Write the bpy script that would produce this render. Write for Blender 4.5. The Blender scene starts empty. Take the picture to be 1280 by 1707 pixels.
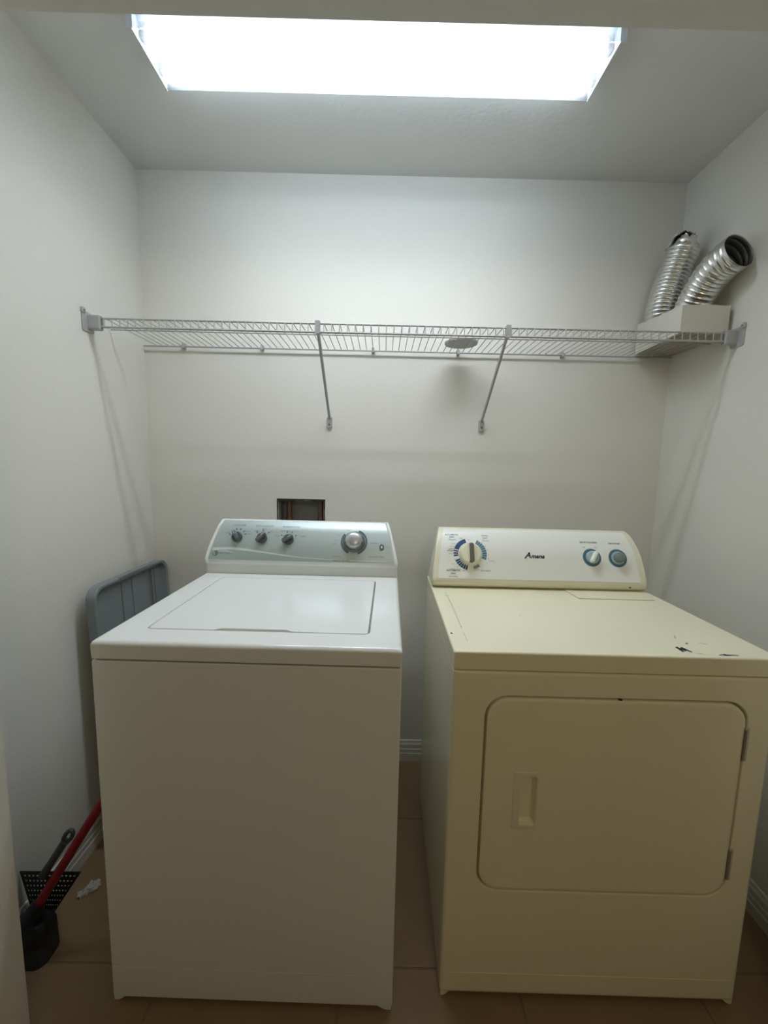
import bpy, bmesh, math, random
from mathutils import Vector, Matrix
random.seed(7)
S = bpy.context.scene
C = S.collection
PI = math.pi
rad = math.radians

# ------------------------------------------------------------------ camera, world, exposure
FPX, PITCH, YAW, ROLL = 676.1, 6.733, 0.269, 1.257
CAM = Vector((0.0096, -1.6942, 1.3240))
a, b, c = rad(PITCH), rad(YAW), rad(ROLL)
F = Vector((math.sin(b)*math.cos(a), math.cos(b)*math.cos(a), -math.sin(a)))
r0 = Vector((math.cos(b), -math.sin(b), 0)); u0 = r0.cross(F)
rx = r0*math.cos(c) + u0*math.sin(c); ux = -r0*math.sin(c) + u0*math.cos(c)
cd = bpy.data.cameras.new('camera'); cam = bpy.data.objects.new('camera', cd); C.objects.link(cam)
cd.sensor_fit = 'HORIZONTAL'; cd.sensor_width = 36.0; cd.lens = 36.0*FPX/1280.0
cd.clip_start = 0.02
M = Matrix.Identity(4)
for i in range(3):
    M[i][0] = rx[i]; M[i][1] = ux[i]; M[i][2] = -F[i]; M[i][3] = CAM[i]
cam.matrix_world = M
S.camera = cam
w = bpy.data.worlds.new('world'); S.world = w; w.use_nodes = True
w.node_tree.nodes['Background'].inputs[0].default_value = (0.5, 0.5, 0.5, 1)
w.node_tree.nodes['Background'].inputs[1].default_value = 0.05
vs = S.view_settings
vs.view_transform = 'Standard'; vs.look = 'None'; vs.gamma = 1.0; vs.use_curve_mapping = False
vs.exposure = 0.0
TUBE = 57.0                     # radiance of the fluorescent tubes
TUBE_COL = (0.93, 1.0, 1.07)
# unseen warm fill light, added in the hall to brighten the machine fronts
hl = bpy.data.lights.new('hall_fill', 'POINT'); hl.energy = 10.5; hl.color = (1.0, 0.90, 0.64); hl.shadow_soft_size = 0.14
ho = bpy.data.objects.new('hall_fill', hl); C.objects.link(ho); ho.location = (0.35, -2.50, 1.95)

# ------------------------------------------------------------------ materials
MATS = {}
def mat(name, col, rough=0.5, metal=0.0, bump=None, var=None, spec=0.5, coat=0.0, trans=0.0, emit=None):
    """principled material; bump=(scale,strength,distance); var=(scale,amount) mottling of the base colour"""
    if name in MATS: return MATS[name]
    m = bpy.data.materials.new(name); m.use_nodes = True
    nt = m.node_tree; p = nt.nodes['Principled BSDF']
    p.inputs['Base Color'].default_value = (*col, 1); p.inputs['Roughness'].default_value = rough
    p.inputs['Metallic'].default_value = metal; p.inputs['Specular IOR Level'].default_value = spec
    p.inputs['Coat Weight'].default_value = coat; p.inputs['Transmission Weight'].default_value = trans
    tc = nt.nodes.new('ShaderNodeTexCoord')
    if var:
        n = nt.nodes.new('ShaderNodeTexNoise'); n.inputs['Scale'].default_value = var[0]; n.inputs['Detail'].default_value = 5
        mx = nt.nodes.new('ShaderNodeMix'); mx.data_type = 'RGBA'
        mx.inputs['A'].default_value = (*[x*(1-var[1]) for x in col], 1)
        mx.inputs['B'].default_value = (*[min(1, x*(1+var[1])) for x in col], 1)
        nt.links.new(tc.outputs['Object'], n.inputs['Vector']); nt.links.new(n.outputs['Fac'], mx.inputs['Factor'])
        nt.links.new(mx.outputs['Result'], p.inputs['Base Color'])
    if bump:
        n = nt.nodes.new('ShaderNodeTexNoise'); n.inputs['Scale'].default_value = bump[0]; n.inputs['Detail'].default_value = 3
        bp = nt.nodes.new('ShaderNodeBump'); bp.inputs['Strength'].default_value = bump[1]; bp.inputs['Distance'].default_value = bump[2]
        nt.links.new(tc.outputs['Object'], n.inputs['Vector']); nt.links.new(n.outputs['Fac'], bp.inputs['Height'])
        nt.links.new(bp.outputs['Normal'], p.inputs['Normal'])
    if emit:
        p.inputs['Emission Color'].default_value = (*emit[0], 1); p.inputs['Emission Strength'].default_value = emit[1]
    MATS[name] = m
    return m

WALL = mat('wall_paint', (0.77, 0.755, 0.695), 0.75, bump=(70, 0.15, 0.004), var=(3, 0.015), spec=0.25)
CEIL = mat('ceiling_paint', (0.72, 0.72, 0.69), 0.9, bump=(60, 0.2, 0.005), spec=0.1)
HALLW = mat('hall_paint', (0.42, 0.37, 0.29), 0.8, bump=(70, 0.15, 0.004))
TRIM = mat('trim_paint', (0.72, 0.71, 0.66), 0.4)
TILE = mat('floor_tile', (0.25, 0.165, 0.082), 0.45, bump=(40, 0.08, 0.002), var=(7, 0.22))
GROUT = mat('floor_grout', (0.22, 0.17, 0.12), 0.9, bump=(200, 0.3, 0.001))
WHITE = mat('washer_enamel', (0.83, 0.845, 0.825), 0.22, spec=0.5, coat=0.2)
CREAM = mat('dryer_enamel', (0.88, 0.84, 0.62), 0.24, var=(4, 0.03), coat=0.15)
CREAMP = mat('dryer_plastic', (0.80, 0.775, 0.60), 0.35)
PANELW = mat('dryer_fascia', (0.86, 0.865, 0.81), 0.3)
WPLAST = mat('washer_plastic', (0.80, 0.815, 0.79), 0.35)
SILVER = mat('silver_fascia', (0.47, 0.54, 0.525), 0.42, metal=0.55)
SILVER2 = mat('silver_wave', (0.70, 0.76, 0.745), 0.4, metal=0.3)
GREYK = mat('knob_grey', (0.10, 0.11, 0.115), 0.3, metal=0.3)
GREYD = mat('dial_grey', (0.15, 0.16, 0.17), 0.3, metal=0.5)
GREYL = mat('dial_light_grey', (0.48, 0.49, 0.50), 0.28, metal=0.5)
INK = mat('print_dark_grey', (0.10, 0.13, 0.14), 0.5)
INKL = mat('print_mid_grey', (0.20, 0.24, 0.25), 0.5)
INKW = mat('print_white', (0.62, 0.68, 0.68), 0.5)
NAVY = mat('print_navy', (0.018, 0.06, 0.17), 0.4)
TEAL = mat('print_teal', (0.07, 0.17, 0.23), 0.4)
TEALL = mat('print_pale_teal', (0.27, 0.42, 0.46), 0.4)
GREENP = mat('print_green', (0.22, 0.33, 0.28), 0.4)
BLACK = mat('print_black', (0.012, 0.013, 0.018), 0.4)
OLIVE = mat('knob_grip_olive', (0.14, 0.14, 0.10), 0.35)  # dark olive-grey of the dryer timer knob's grip
WIRE = mat('white_vinyl_wire', (0.43, 0.43, 0.42), 0.35)
BRKT = mat('bracket_plastic', (0.42, 0.42, 0.42), 0.4)
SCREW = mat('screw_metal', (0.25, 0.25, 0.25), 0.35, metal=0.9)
FOIL = mat('aluminium_foil', (0.74, 0.74, 0.72), 0.27, metal=1.0, bump=(120, 0.25, 0.002))
FOILIN = mat('foil_inside', (0.22, 0.22, 0.22), 0.5, metal=0.8)
CARTON = mat('white_card', (0.66, 0.63, 0.56), 0.8, var=(9, 0.03))
CARDIN = mat('brown_card', (0.42, 0.36, 0.28), 0.85)
GREYP = mat('grey_plastic', (0.21, 0.24, 0.25), 0.45, bump=(300, 0.1, 0.001))
DARKP = mat('dark_plastic', (0.010, 0.011, 0.014), 0.5)
BRIST = mat('dark_bristles', (0.024, 0.028, 0.032), 0.7, bump=(350, 0.6, 0.003))
SLATE = mat('slate_plastic', (0.055, 0.065, 0.075), 0.45)
RED = mat('red_enamel', (0.22, 0.005, 0.007), 0.35)
COPPER = mat('copper_pipe', (0.24, 0.13, 0.095), 0.45, metal=0.6)
BOXM = mat('outlet_box_plastic', (0.27, 0.265, 0.25), 0.6, var=(30, 0.15))
TORN = mat('torn_paper_edge', (0.02, 0.018, 0.015), 0.9)
STEEL = mat('hinge_steel', (0.55, 0.52, 0.43), 0.4)
GAPM = mat('dark_gasket', (0.04, 0.035, 0.025), 0.8)
DISC = mat('grey_disc_plastic', (0.45, 0.45, 0.44), 0.5)
WRAP = mat('clear_wrapper', (0.75, 0.75, 0.72), 0.12, trans=0.45)
PANM = mat('light_pan_grey', (0.012, 0.014, 0.017), 0.6)
LCAP = mat('light_end_cap', (0.62, 0.66, 0.70), 0.5)

m = bpy.data.materials.new('prismatic_acrylic'); m.use_nodes = True
nt = m.node_tree; nt.nodes.remove(nt.nodes['Principled BSDF'])
out = nt.nodes['Material Output']
tr = nt.nodes.new('ShaderNodeBsdfTransparent'); tr.inputs[0].default_value = (0.97, 0.985, 1, 1)
tl = nt.nodes.new('ShaderNodeBsdfTranslucent'); tl.inputs[0].default_value = (0.86, 0.93, 1, 1)
mx = nt.nodes.new('ShaderNodeMixShader')
mx.inputs[0].default_value = 0.082
# prisms throw the light downwards: transmission falls off towards grazing angles
lw = nt.nodes.new('ShaderNodeLayerWeight'); lw.inputs['Blend'].default_value = 0.5
cr = nt.nodes.new('ShaderNodeValToRGB'); e_ = cr.color_ramp.elements
e_[0].position = 0.05; e_[0].color = (0.97, 0.985, 1, 1); e_[1].position = 0.95; e_[1].color = (0.08, 0.085, 0.09, 1)
for ps, vv in ((0.30, 0.64), (0.60, 0.185), (0.80, 0.10)):
    q_ = e_.new(ps); q_.color = (vv*0.97, vv*0.985, vv, 1)
nt.links.new(lw.outputs['Facing'], cr.inputs[0]); nt.links.new(cr.outputs[0], tr.inputs[0])
nt.links.new(tr.outputs[0], mx.inputs[1]); nt.links.new(tl.outputs[0], mx.inputs[2]); nt.links.new(mx.outputs[0], out.inputs[0])
LENS = m
LSIDE = LENS.copy(); LSIDE.name = 'frosted_acrylic'
nt = LSIDE.node_tree
for n_ in nt.nodes:
    if n_.type == 'BSDF_TRANSPARENT':
        nt.links.remove(n_.inputs[0].links[0]); n_.inputs[0].default_value = (0.40, 0.42, 0.44, 1)
m = bpy.data.materials.new('fluorescent_tube'); m.use_nodes = True
nt = m.node_tree; nt.nodes.remove(nt.nodes['Principled BSDF'])
em = nt.nodes.new('ShaderNodeEmission'); em.inputs[0].default_value = (*TUBE_COL, 1); em.inputs[1].default_value = TUBE
nt.links.new(em.outputs[0], nt.nodes['Material Output'].inputs[0])
TUBEM = m

# ------------------------------------------------------------------ helpers
def obj(name, bm, material, parent=None, smooth=35, weighted=True):
    bmesh.ops.recalc_face_normals(bm, faces=bm.faces)
    me = bpy.data.meshes.new(name); bm.to_mesh(me); bm.free()
    me.materials.append(material)
    if smooth:
        me.shade_smooth(); me.set_sharp_from_angle(angle=rad(smooth))
    o = bpy.data.objects.new(name, me); C.objects.link(o)
    if parent is not None: o.parent = parent
    if smooth and weighted:
        wn = o.modifiers.new('weighted_normal', 'WEIGHTED_NORMAL'); wn.keep_sharp = True
    return o
def dup(o, parent=None, loc=None, rot=None):
    n = o.copy(); C.objects.link(n); n.parent = parent
    if loc is not None: n.location = loc
    if rot is not None: n.rotation_euler = rot
    return n
def thing(name, label, cat, loc=(0, 0, 0), rotz=0, group=None):
    o = bpy.data.objects.new(name, None); C.objects.link(o); o.empty_display_size = 0.1
    o.location = loc; o.rotation_euler = (0, 0, rotz)
    return tag(o, label, cat, group)
def tag(o, label, cat, group=None):
    o['label'] = label; o['category'] = cat
    if group: o['group'] = group
    return o
def struct(name, bm, m_, label=None, smooth=None):
    o = obj(name, bm, m_, smooth=smooth); o['kind'] = 'structure'
    if label: o['label'] = label
    return o
def box(bm, x0, x1, y0, y1, z0, z1):
    vs_ = [bm.verts.new((x, y, z)) for z in (z0, z1) for y in (y0, y1) for x in (x0, x1)]
    for f in ((0, 1, 3, 2), (4, 6, 7, 5), (0, 4, 5, 1), (2, 3, 7, 6), (0, 2, 6, 4), (1, 5, 7, 3)):
        bm.faces.new([vs_[i] for i in f])
def BM(): return bmesh.new()
def rrect(x0, x1, y0, y1, r, n=5):
    """points of a rounded rectangle, 4*(n+1) of them, anticlockwise"""
    pts = []
    for cx, cy, a0 in ((x1-r, y1-r, 0), (x0+r, y1-r, 90), (x0+r, y0+r, 180), (x1-r, y0+r, 270)):
        for i in range(n+1):
            t = rad(a0 + 90*i/n); pts.append((cx+r*math.cos(t), cy+r*math.sin(t)))
    return pts
def loft(bm, loops, fn, cap0=True, cap1=True):
    """loops: list of (x0,x1,y0,y1,radius,h); fn(u,v,h)->xyz"""
    rows = []
    for (x0, x1, y0, y1, r, h) in loops:
        rows.append([bm.verts.new(fn(u, v, h)) for u, v in rrect(x0, x1, y0, y1, max(r, 1e-4))])
    n = len(rows[0])
    for A, B in zip(rows, rows[1:]):
        for i in range(n): bm.faces.new((A[i], A[(i+1) % n], B[(i+1) % n], B[i]))
    if cap0: bm.faces.new(rows[0][::-1])
    if cap1: bm.faces.new(rows[-1])
XY = lambda u, v, h: (u, v, h)
XZ = lambda u, v, h: (u, h, v)
YZ = lambda u, v, h: (h, u, v)
def ring_rows(bm, rows, closed_rows=True, cap0=False, cap1=False):
    R_ = [[bm.verts.new(p) for p in r_] for r_ in rows]
    n = len(R_[0])
    for A, B in zip(R_, R_[1:]):
        for i in range(n if closed_rows else n-1):
            bm.faces.new((A[i], A[(i+1) % n], B[(i+1) % n], B[i]))
    if cap0: bm.faces.new(R_[0][::-1])
    if cap1: bm.faces.new(R_[-1])
    return R_
def frames(pts):
    """rotation-minimising frames along a polyline"""
    P = [Vector(p) for p in pts]; T = []
    for i in range(len(P)):
        T.append((P[min(i+1, len(P)-1)] - P[max(i-1, 0)]).normalized())
    n = T[0].orthogonal().normalized(); N = []
    for t in T:
        n = (n - t*n.dot(t)).normalized(); N.append(n.copy())
    return P, T, N
def tube(bm, pts, r, n=8, cap=True):
    P, T, N = frames(pts)
    rr_ = r if hasattr(r, '__len__') else [r]*len(P)
    rows = [[p + (nn*math.cos(2*PI*k/n) + t.cross(nn)*math.sin(2*PI*k/n))*q for k in range(n)] for p, t, nn, q in zip(P, T, N, rr_)]
    return ring_rows(bm, rows, True, cap, cap)
def lathe(bm, prof, n=32, fn=None):
    """prof: (r,h) list; about the h axis"""
    rows = []
    for r, h in prof:
        rows.append([(r*math.cos(2*PI*k/n), r*math.sin(2*PI*k/n), h) for k in range(n)])
    if fn: rows = [[fn(*p) for p in row] for row in rows]
    ring_rows(bm, rows, True, True, True)
def spline(pts, m_=12):
    P = [Vector(p) for p in pts]; P = [P[0]*2-P[1]] + P + [P[-1]*2-P[-2]]; out_ = []
    for i in range(1, len(P)-2):
        for k in range(m_):
            t = k/m_; p0, p1, p2, p3 = P[i-1:i+3]
            out_.append(0.5*((2*p1)+(p2-p0)*t+(2*p0-5*p1+4*p2-p3)*t*t+(3*p1-p0-3*p2+p3)*t**3))
    out_.append(P[-2]); return out_

# ------------------------------------------------------------------ the room
XL, XR, ZC = -0.9575, 1.1574, 2.4217
YF = -0.9344                    # inner face of the front wall with the doorway
YH = YF - 0.115                 # hall face
JX0, JX1, HZ = -0.7447, 0.985, 2.05
HALL_Y, HX0, HX1 = -2.75, -1.75, 1.95
# floor: grout bed with separate tiles
bm = BM(); box(bm, HX0-0.1, HX1+0.1, HALL_Y-0.1, 0.12, -0.06, -0.003)
floor = struct('floor', bm, GROUT, 'beige ceramic tile floor with brownish grout')
TS = 0.457; G = 0.005
bm = BM(); loft(bm, [(0, TS-G, 0, TS-G, 0.004, -0.01), (0, TS-G, 0, TS-G, 0.004, -0.0012), (0.0015, TS-G-0.0015, 0.0015, TS-G-0.0015, 0.004, 0.0)], XY)
t0 = obj('tile', bm, TILE, floor, None); first = True
for i in range(-4, 6):
    for j in range(-5, 2):
        x = -0.530 + i*TS; y = -0.766 + j*TS
        if x + TS < HX0 or x > HX1 or y + TS < HALL_Y or y > 0: continue
        if first: t0.location = (x, y, 0); first = False
        else: dup(t0, floor, (x, y, 0))
# ceiling over closet and hall
bm = BM(); box(bm, HX0-0.1, HX1+0.1, HALL_Y-0.1, 0.12, ZC, ZC+0.1)
struct('ceiling', bm, CEIL, 'grey-white textured ceiling')
# back wall with the cut-out for the outlet box
RX0, RX1, RZ0, RZ1 = -0.431, -0.231, 1.0, 1.1705
bm = BM()
for x0, x1, z0, z1 in ((XL-0.1, RX0, -0.05, ZC), (RX1, XR+0.1, -0.05, ZC), (RX0, RX1, -0.05, RZ0), (RX0, RX1, RZ1, ZC)):
    box(bm, x0, x1, 0, 0.12, z0, z1)
bmesh.ops.remove_doubles(bm, verts=bm.verts, dist=1e-5)
struct('wall_back', bm, WALL, 'off-white textured back wall')
bm = BM(); box(bm, XL-0.12, XL, YF-0.02, 0.0, -0.05, ZC); struct('wall_left', bm, WALL, 'off-white left wall')
bm = BM(); box(bm, XR, XR+0.12, YF-0.02, 0.0, -0.05, ZC); struct('wall_right', bm, WALL, 'off-white right wall')
bm = BM()
box(bm, HX0-0.1, JX0, YH, YF, -0.05, ZC); box(bm, JX1, HX1+0.1, YH, YF, -0.05, ZC); box(bm, JX0, JX1, YH, YF, HZ, ZC)
struct('wall_front', bm, WALL, 'off-white wall with the doorway opening, its jamb and header')
bm = BM(); box(bm, HX0-0.1, HX1+0.1, HALL_Y-0.1, HALL_Y, -0.05, ZC); struct('wall_hall_back', bm, HALLW)
bm = BM(); box(bm, HX0-0.1, HX0, HALL_Y, YH, -0.05, ZC); struct('wall_hall_left', bm, HALLW)
bm = BM(); box(bm, HX1, HX1+0.1, HALL_Y, YH, -0.05, ZC); struct('wall_hall_right', bm, HALLW)
BP = [(0, 0), (0.0135, 0), (0.0135, 0.036), (0.0115, 0.039), (0.0115, 0.055), (0.0095, 0.058), (0.0095, 0.076), (0.006, 0.083), (0.0045, 0.093), (0, 0.095)]
def baseboard(name, p0, p1, nrm):
    bm = BM(); d = Vector(nrm)
    ring_rows(bm, [[Vector(p) + d*q + Vector((0, 0, h)) for q, h in BP] for p in (p0, p1)], True, True, True)
    return struct(name, bm, TRIM, smooth=None)
baseboard('baseboard_back', (XL, 0, 0), (XR, 0, 0), (0, -1, 0))
baseboard('baseboard_left', (XL, YF, 0), (XL, -0.0135, 0), (1, 0, 0))
baseboard('baseboard_right', (XR, YF, 0), (XR, -0.0135, 0), (-1, 0, 0))

# ------------------------------------------------------------------ ceiling light
LX0, LX1, LY0, LY1, LZ = -0.6304, 0.5745, -0.5711, -0.4052, 2.3659
LT = thing('ceiling_light', 'wide white fluorescent ceiling light with prismatic lens glowing above the shelf', 'ceiling light', ((LX0+LX1)/2, (LY0+LY1)/2, ZC))
hx, hy, hz = (LX1-LX0)/2, (LY1-LY0)/2, LZ-ZC
bm = BM(); box(bm, -hx+0.006, hx-0.006, -hy+0.004, hy-0.004, -0.012, 0.0); obj('housing', bm, PANM, LT, None)
bm = BM(); loft(bm, [(-hx+0.004, hx-0.004, -hy, hy, 0.002, hz+0.003), (-hx+0.004, hx-0.004, -hy+0.003, hy-0.003, 0.002, hz)], XY, cap0=False)
obj('lens', bm, LENS, LT, None)
for s in (-1, 1):
    bm = BM(); ya, yb = sorted((s*hy, s*(hy-0.002))); box(bm, -hx+0.004, hx-0.004, ya, yb, hz+0.003, -0.001); obj('lens_side', bm, LSIDE, LT, None)
for s in (-1, 1):
    bm = BM(); xa, xb = sorted((s*(hx-0.004), s*hx))
    box(bm, xa, xb, -hy, hy+0.001, hz-0.0005, 0)
    xa, xb = sorted((s*hx, s*(hx+0.0105)))
    box(bm, xa, xb, -hy-0.002, -hy+0.002, hz-0.001, 0)
    obj('end_cap', bm, LCAP, LT, None)
for s in (-1, 1):
    bm = BM(); tube(bm, [(-hx+0.022, s*0.042, hz*0.52), (0, s*0.042, hz*0.52), (hx-0.022, s*0.042, hz*0.52)], 0.016, 16); obj('fluorescent_tube', bm, TUBEM, LT)
    for q in (-1, 1):
        bm = BM(); box(bm, q*(hx-0.013)-0.007, q*(hx-0.013)+0.007, s*0.042-0.012, s*0.042+0.012, hz*0.8, -0.012); obj('lamp_holder', bm, PANM, LT, None)

# ------------------------------------------------------------------ generic console surface
class Console:
    """extruded curved profile: point(x, s, h) in the machine's own coordinates, s = chord length along the face"""
    def __init__(self, prof):
        self.P = [Vector((0, y, z)) for y, z in prof]; self.k = [0]
        for p, q in zip(self.P, self.P[1:]): self.k.append(self.k[-1] + (q-p).length)
    def yz(self, s):
        P, k = self.P, self.k
        i = 0
        while i < len(k)-2 and s > k[i+1]: i += 1
        t = (s-k[i])/(k[i+1]-k[i])
        def tan(j):
            if j == 0: return (P[1]-P[0])/(k[1]-k[0])
            if j == len(P)-1: return (P[-1]-P[-2])/(k[-1]-k[-2])
            return (P[j+1]-P[j-1])/(k[j+1]-k[j-1])
        L = k[i+1]-k[i]
        if i < self.flat: return P[i].lerp(P[i+1], t)
        h00 = 2*t**3-3*t*t+1; h10 = t**3-2*t*t+t; h01 = -2*t**3+3*t*t; h11 = t**3-t*t
        return P[i]*h00 + tan(i)*(h10*L) + P[i+1]*h01 + tan(i+1)*(h11*L)
    flat = 2
    tab = None; x0c = 0.0; vs = 0.85
    def remap(self, x, s):
        """layout coordinates -> face coordinates (the face narrows upwards)"""
        if not self.tab: return x, s
        T = self.tab; i = 0
        while i < len(T)-2 and s > T[i+1][0]: i += 1
        t = (s-T[i][0])/(T[i+1][0]-T[i][0])
        return x-(T[i][2]+(T[i+1][2]-T[i][2])*t)*(x-self.x0c), T[i][1]+(T[i+1][1]-T[i][1])*t
    def nrm(self, s):
        d = (self.yz(s+0.002)-self.yz(s-0.002)).normalized()
        return Vector((0, -d.z, d.y))
    def pt(self, x, s, h=0.0):
        v = self.yz(s) + self.nrm(s)*h; v.x = x; return v
    def strip(self, bm, x0, x1, s0, s1, h, n=24, hb=None):
        """closed slab following the face"""
        rows = []
        for i in range(n+1):
            s = s0+(s1-s0)*i/n
            a_, b_ = x0(s), x1(s); rows.append([self.pt(a_, s, hb), self.pt(b_, s, hb), self.pt(b_, s, h), self.pt(a_, s, h)])
        ring_rows(bm, rows, True, True, True)
    def decal(self, bm, pts_list, h, raw=False):
        """quads given in (x,s)"""
        for q in pts_list: bm.faces.new([bm.verts.new(self.pt(*((x, s) if raw else self.remap(x, s)), h)) for x, s in q])
    def text(self, name, txt, x, s, size, m_, parent, h=0.0012, align='CENTER', shear=0.0, bold=0.0, squash=1.0, ang=0):
        cu = bpy.data.curves.new('lettering', 'FONT'); cu.body = txt; cu.size = size; cu.align_x = align; cu.align_y = 'CENTER'
        cu.shear = shear; cu.offset = bold; cu.resolution_u = 2
        o = bpy.data.objects.new('tmp', cu); C.objects.link(o)
        dg = bpy.context.evaluated_depsgraph_get(); me = bpy.data.meshes.new_from_object(o.evaluated_get(dg))
        bpy.data.objects.remove(o); bpy.data.curves.remove(cu)
        ca, sa = math.cos(ang), math.sin(ang); x, s = self.remap(x, s)
        for v in me.vertices:
            X, Y = v.co.x*squash, v.co.y*self.vs
            X, Y = X*ca-Y*sa, X*sa+Y*ca
            v.co = self.pt(x+X, s+Y, h)
        me.name = name; me.materials.clear(); me.materials.append(m_)
        o = bpy.data.objects.new(name, me); C.objects.link(o); o.parent = parent
        return o
    def arc(self, bm, x, s, r0_, r1_, a0, a1, h, n=12):
        """a0,a1 degrees clockwise from up"""
        A = [rad(a0+(a1-a0)*i/n) for i in range(n+1)]; x, s = self.remap(x, s)
        for p, q in zip(A, A[1:]):
            self.decal(bm, [[(x+r0_*math.sin(p), s+r0_*math.cos(p)), (x+r1_*math.sin(p), s+r1_*math.cos(p)), (x+r1_*math.sin(q), s+r1_*math.cos(q)), (x+r0_*math.sin(q), s+r0_*math.cos(q))]], h, True)
    def place(self, x, s, h=0.0, spin=0.0):
        """matrix with local z along the face normal, local y up the face; spin clockwise"""
        x, s = self.remap(x, s); n = self.nrm(s); X = Vector((1, 0, 0)); Y = n.cross(X)
        ca, sa = math.cos(-spin), math.sin(-spin)
        X2 = X*ca + Y*sa; Y2 = -X*sa + Y*ca; p = self.pt(x, s, h)
        Mx = Matrix.Identity(4)
        for i in range(3): Mx[i][0], Mx[i][1], Mx[i][2], Mx[i][3] = X2[i], Y2[i], n[i], p[i]
        return Mx

def extrude_profile(bm, prof, x0, x1, bev=0.0):
    rows = [[(x0, y, z) for y, z in prof], [(x1, y, z) for y, z in prof]]
    ring_rows(bm, rows, True, True, True)

# ------------------------------------------------------------------ washing machine
WW, WD, WZ = 0.689, 0.72, 0.9256
W = thing('washing_machine', 'white top-load washing machine with silver control console, left of the cream dryer', 'washing machine', (-0.6277, -0.844, 0), rad(-0.973))
r = 0.006
bm = BM(); loft(bm, [(0.001, WW-0.001, 0.001, WD, r, 0.014), (0.001, WW-0.001, 0.001, WD, r, 0.096), (0.002, WW-0.002, 0.002, WD, r, 0.0975), (0.002, WW-0.002, 0.002, WD, r, 0.0995), (0.001, WW-0.001, 0.001, WD, r, 0.101),
                    (0.001, WW-0.001, 0.001, WD, r, 0.877), (0.0035, WW-0.0035, 0.0035, WD, r, 0.880)], XY)
obj('cabinet', bm, WHITE, W, 50)
def foot_corner(bm, x0, x1, flip):
    # panel corner that dips to the floor
    n = 7; xs = [x0 + (x1-x0)*i/(n-1) for i in range(n)]
    lo = [0.0, 0.0, 0.001, 0.004, 0.009, 0.0125, 0.014]
    if flip: lo = lo[::-1]
    rows = []
    for x, z in zip(xs, lo): rows.append([(x, 0.003, z), (x, 0.05, z), (x, 0.05, 0.018), (x, 0.003, 0.018)])
    ring_rows(bm, rows, True, True, True)
bm = BM(); foot_corner(bm, 0.004, 0.040, False); obj('corner_foot', bm, WHITE, W, 60)
bm = BM(); foot_corner(bm, WW-0.050, WW-0.004, True); obj('corner_foot', bm, WHITE, W, 60)
for x in (0.05, WW-0.05):
    bm = BM(); lathe(bm, [(0.016, 0), (0.018, 0.004), (0.018, 0.012), (0.008, 0.014), (0.008, 0.05)], 14, lambda X, Y, Z: (X+x, Y+0.64, Z)); obj('levelling_foot', bm, DARKP, W)
# top deck with the lid opening
lx0, lx1, ly0, ly1 = 0.085, 0.609, 0.076, 0.512
bm = BM()
loft(bm, [(0.006, WW-0.006, 0.006, WD, 0.006, 0.884), (0.0005, WW-0.0005, 0.0005, WD, 0.007, 0.885), (0, WW, 0, WD, 0.007, WZ-0.012), (0.0010, WW-0.0010, 0.0010, WD, 0.007, WZ-0.0072), (0.0035, WW-0.0035, 0.0035, WD-0.003, 0.007, WZ-0.0035),
          (0.0072, WW-0.0072, 0.0072, WD-0.007, 0.007, WZ-0.0010), (0.012, WW-0.012, 0.012, WD-0.012, 0.007, WZ), (0.030, WW-0.030, 0.030, WD-0.03, 0.007, WZ),
          (lx0-0.0042, lx1+0.0048, ly0-0.0042, ly1+0.004, 0.016, WZ), (lx0-0.0028, lx1+0.0035, ly0-0.0028, ly1+0.0025, 0.015, WZ-0.002), (lx0-0.0028, lx1+0.0035, ly0-0.0028, ly1+0.0025, 0.015, WZ-0.020)], XY, cap0=False)
obj('top_deck', bm, WHITE, W, 40)
# lid with finger notch in the front edge
def lidloop(i, z):
    base = rrect(lx0+i, lx1-i, ly0+i, ly1-i, 0.014-i*0.3, 6)
    # after the third corner insert the notch on the front edge
    k = 3*7
    notch = [(0.243, ly0+i), (0.258, ly0+0.010+i), (0.414, ly0+0.010+i), (0.430, ly0+i)]
    return [(x, y, z) for x, y in base[:k] + notch + base[k:]]
bm = BM(); ring_rows(bm, [lidloop(0.0, WZ-0.018), lidloop(0.0, WZ-0.0015), lidloop(0.0012, WZ+0.0002), lidloop(0.003, WZ+0.0008), lidloop(0.012, WZ+0.0009)], True, True, True)
bmesh.ops.triangulate(bm, faces=[f for f in bm.faces if len(f.verts) > 4])
obj('lid', bm, WHITE, W, 40)
# console
WP = [(.570, .962), (.553, .968), (.551, .975), (.560, 1.004), (.572, 1.031), (.588, 1.060), (.606, 1.088), (.628, 1.109)]
wc = Console(WP); wc.flat = 1; wc.x0c = 0.578
wc.tab = [(0.0, 0.0, 0.0), (.0309, .0306, 0.0), (.0519, .0504, .0058), (.0822, .0720, .015), (.0934, .0843, .020), (.1133, .0996, .027), (.1321, .1137, .0325), (.1775, .1456, .048), (.1935, .1566, .0527), (.2189, .1741, .0625), (.24, .188, .070)]
SMAX = wc.k[-1]
def wf(s): return 0.006+0.034*max(0.0, (s-0.03)/0.15)**1.15
wl = lambda s: wf(s)+0.002
wr_ = lambda s: WW-wf(s)+0.002
face = [(wc.yz(0.019+(SMAX-0.019)*i/20), 0.019+(SMAX-0.019)*i/20) for i in range(21)]
prof = [(0.563, WZ-0.001, 0), (0.566, 0.958, 0)] + [(p.y, p.z, s_) for p, s_ in face] + [(0.640, 1.111, SMAX), (0.660, 1.104, SMAX), (0.719, WZ-0.001, 0)]
bm = BM(); ring_rows(bm, [[(fx(s_), y, z) for y, z, s_ in prof] for fx in (wl, wr_)], True, True, True)
console = obj('console', bm, WPLAST, W, 40)
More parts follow.
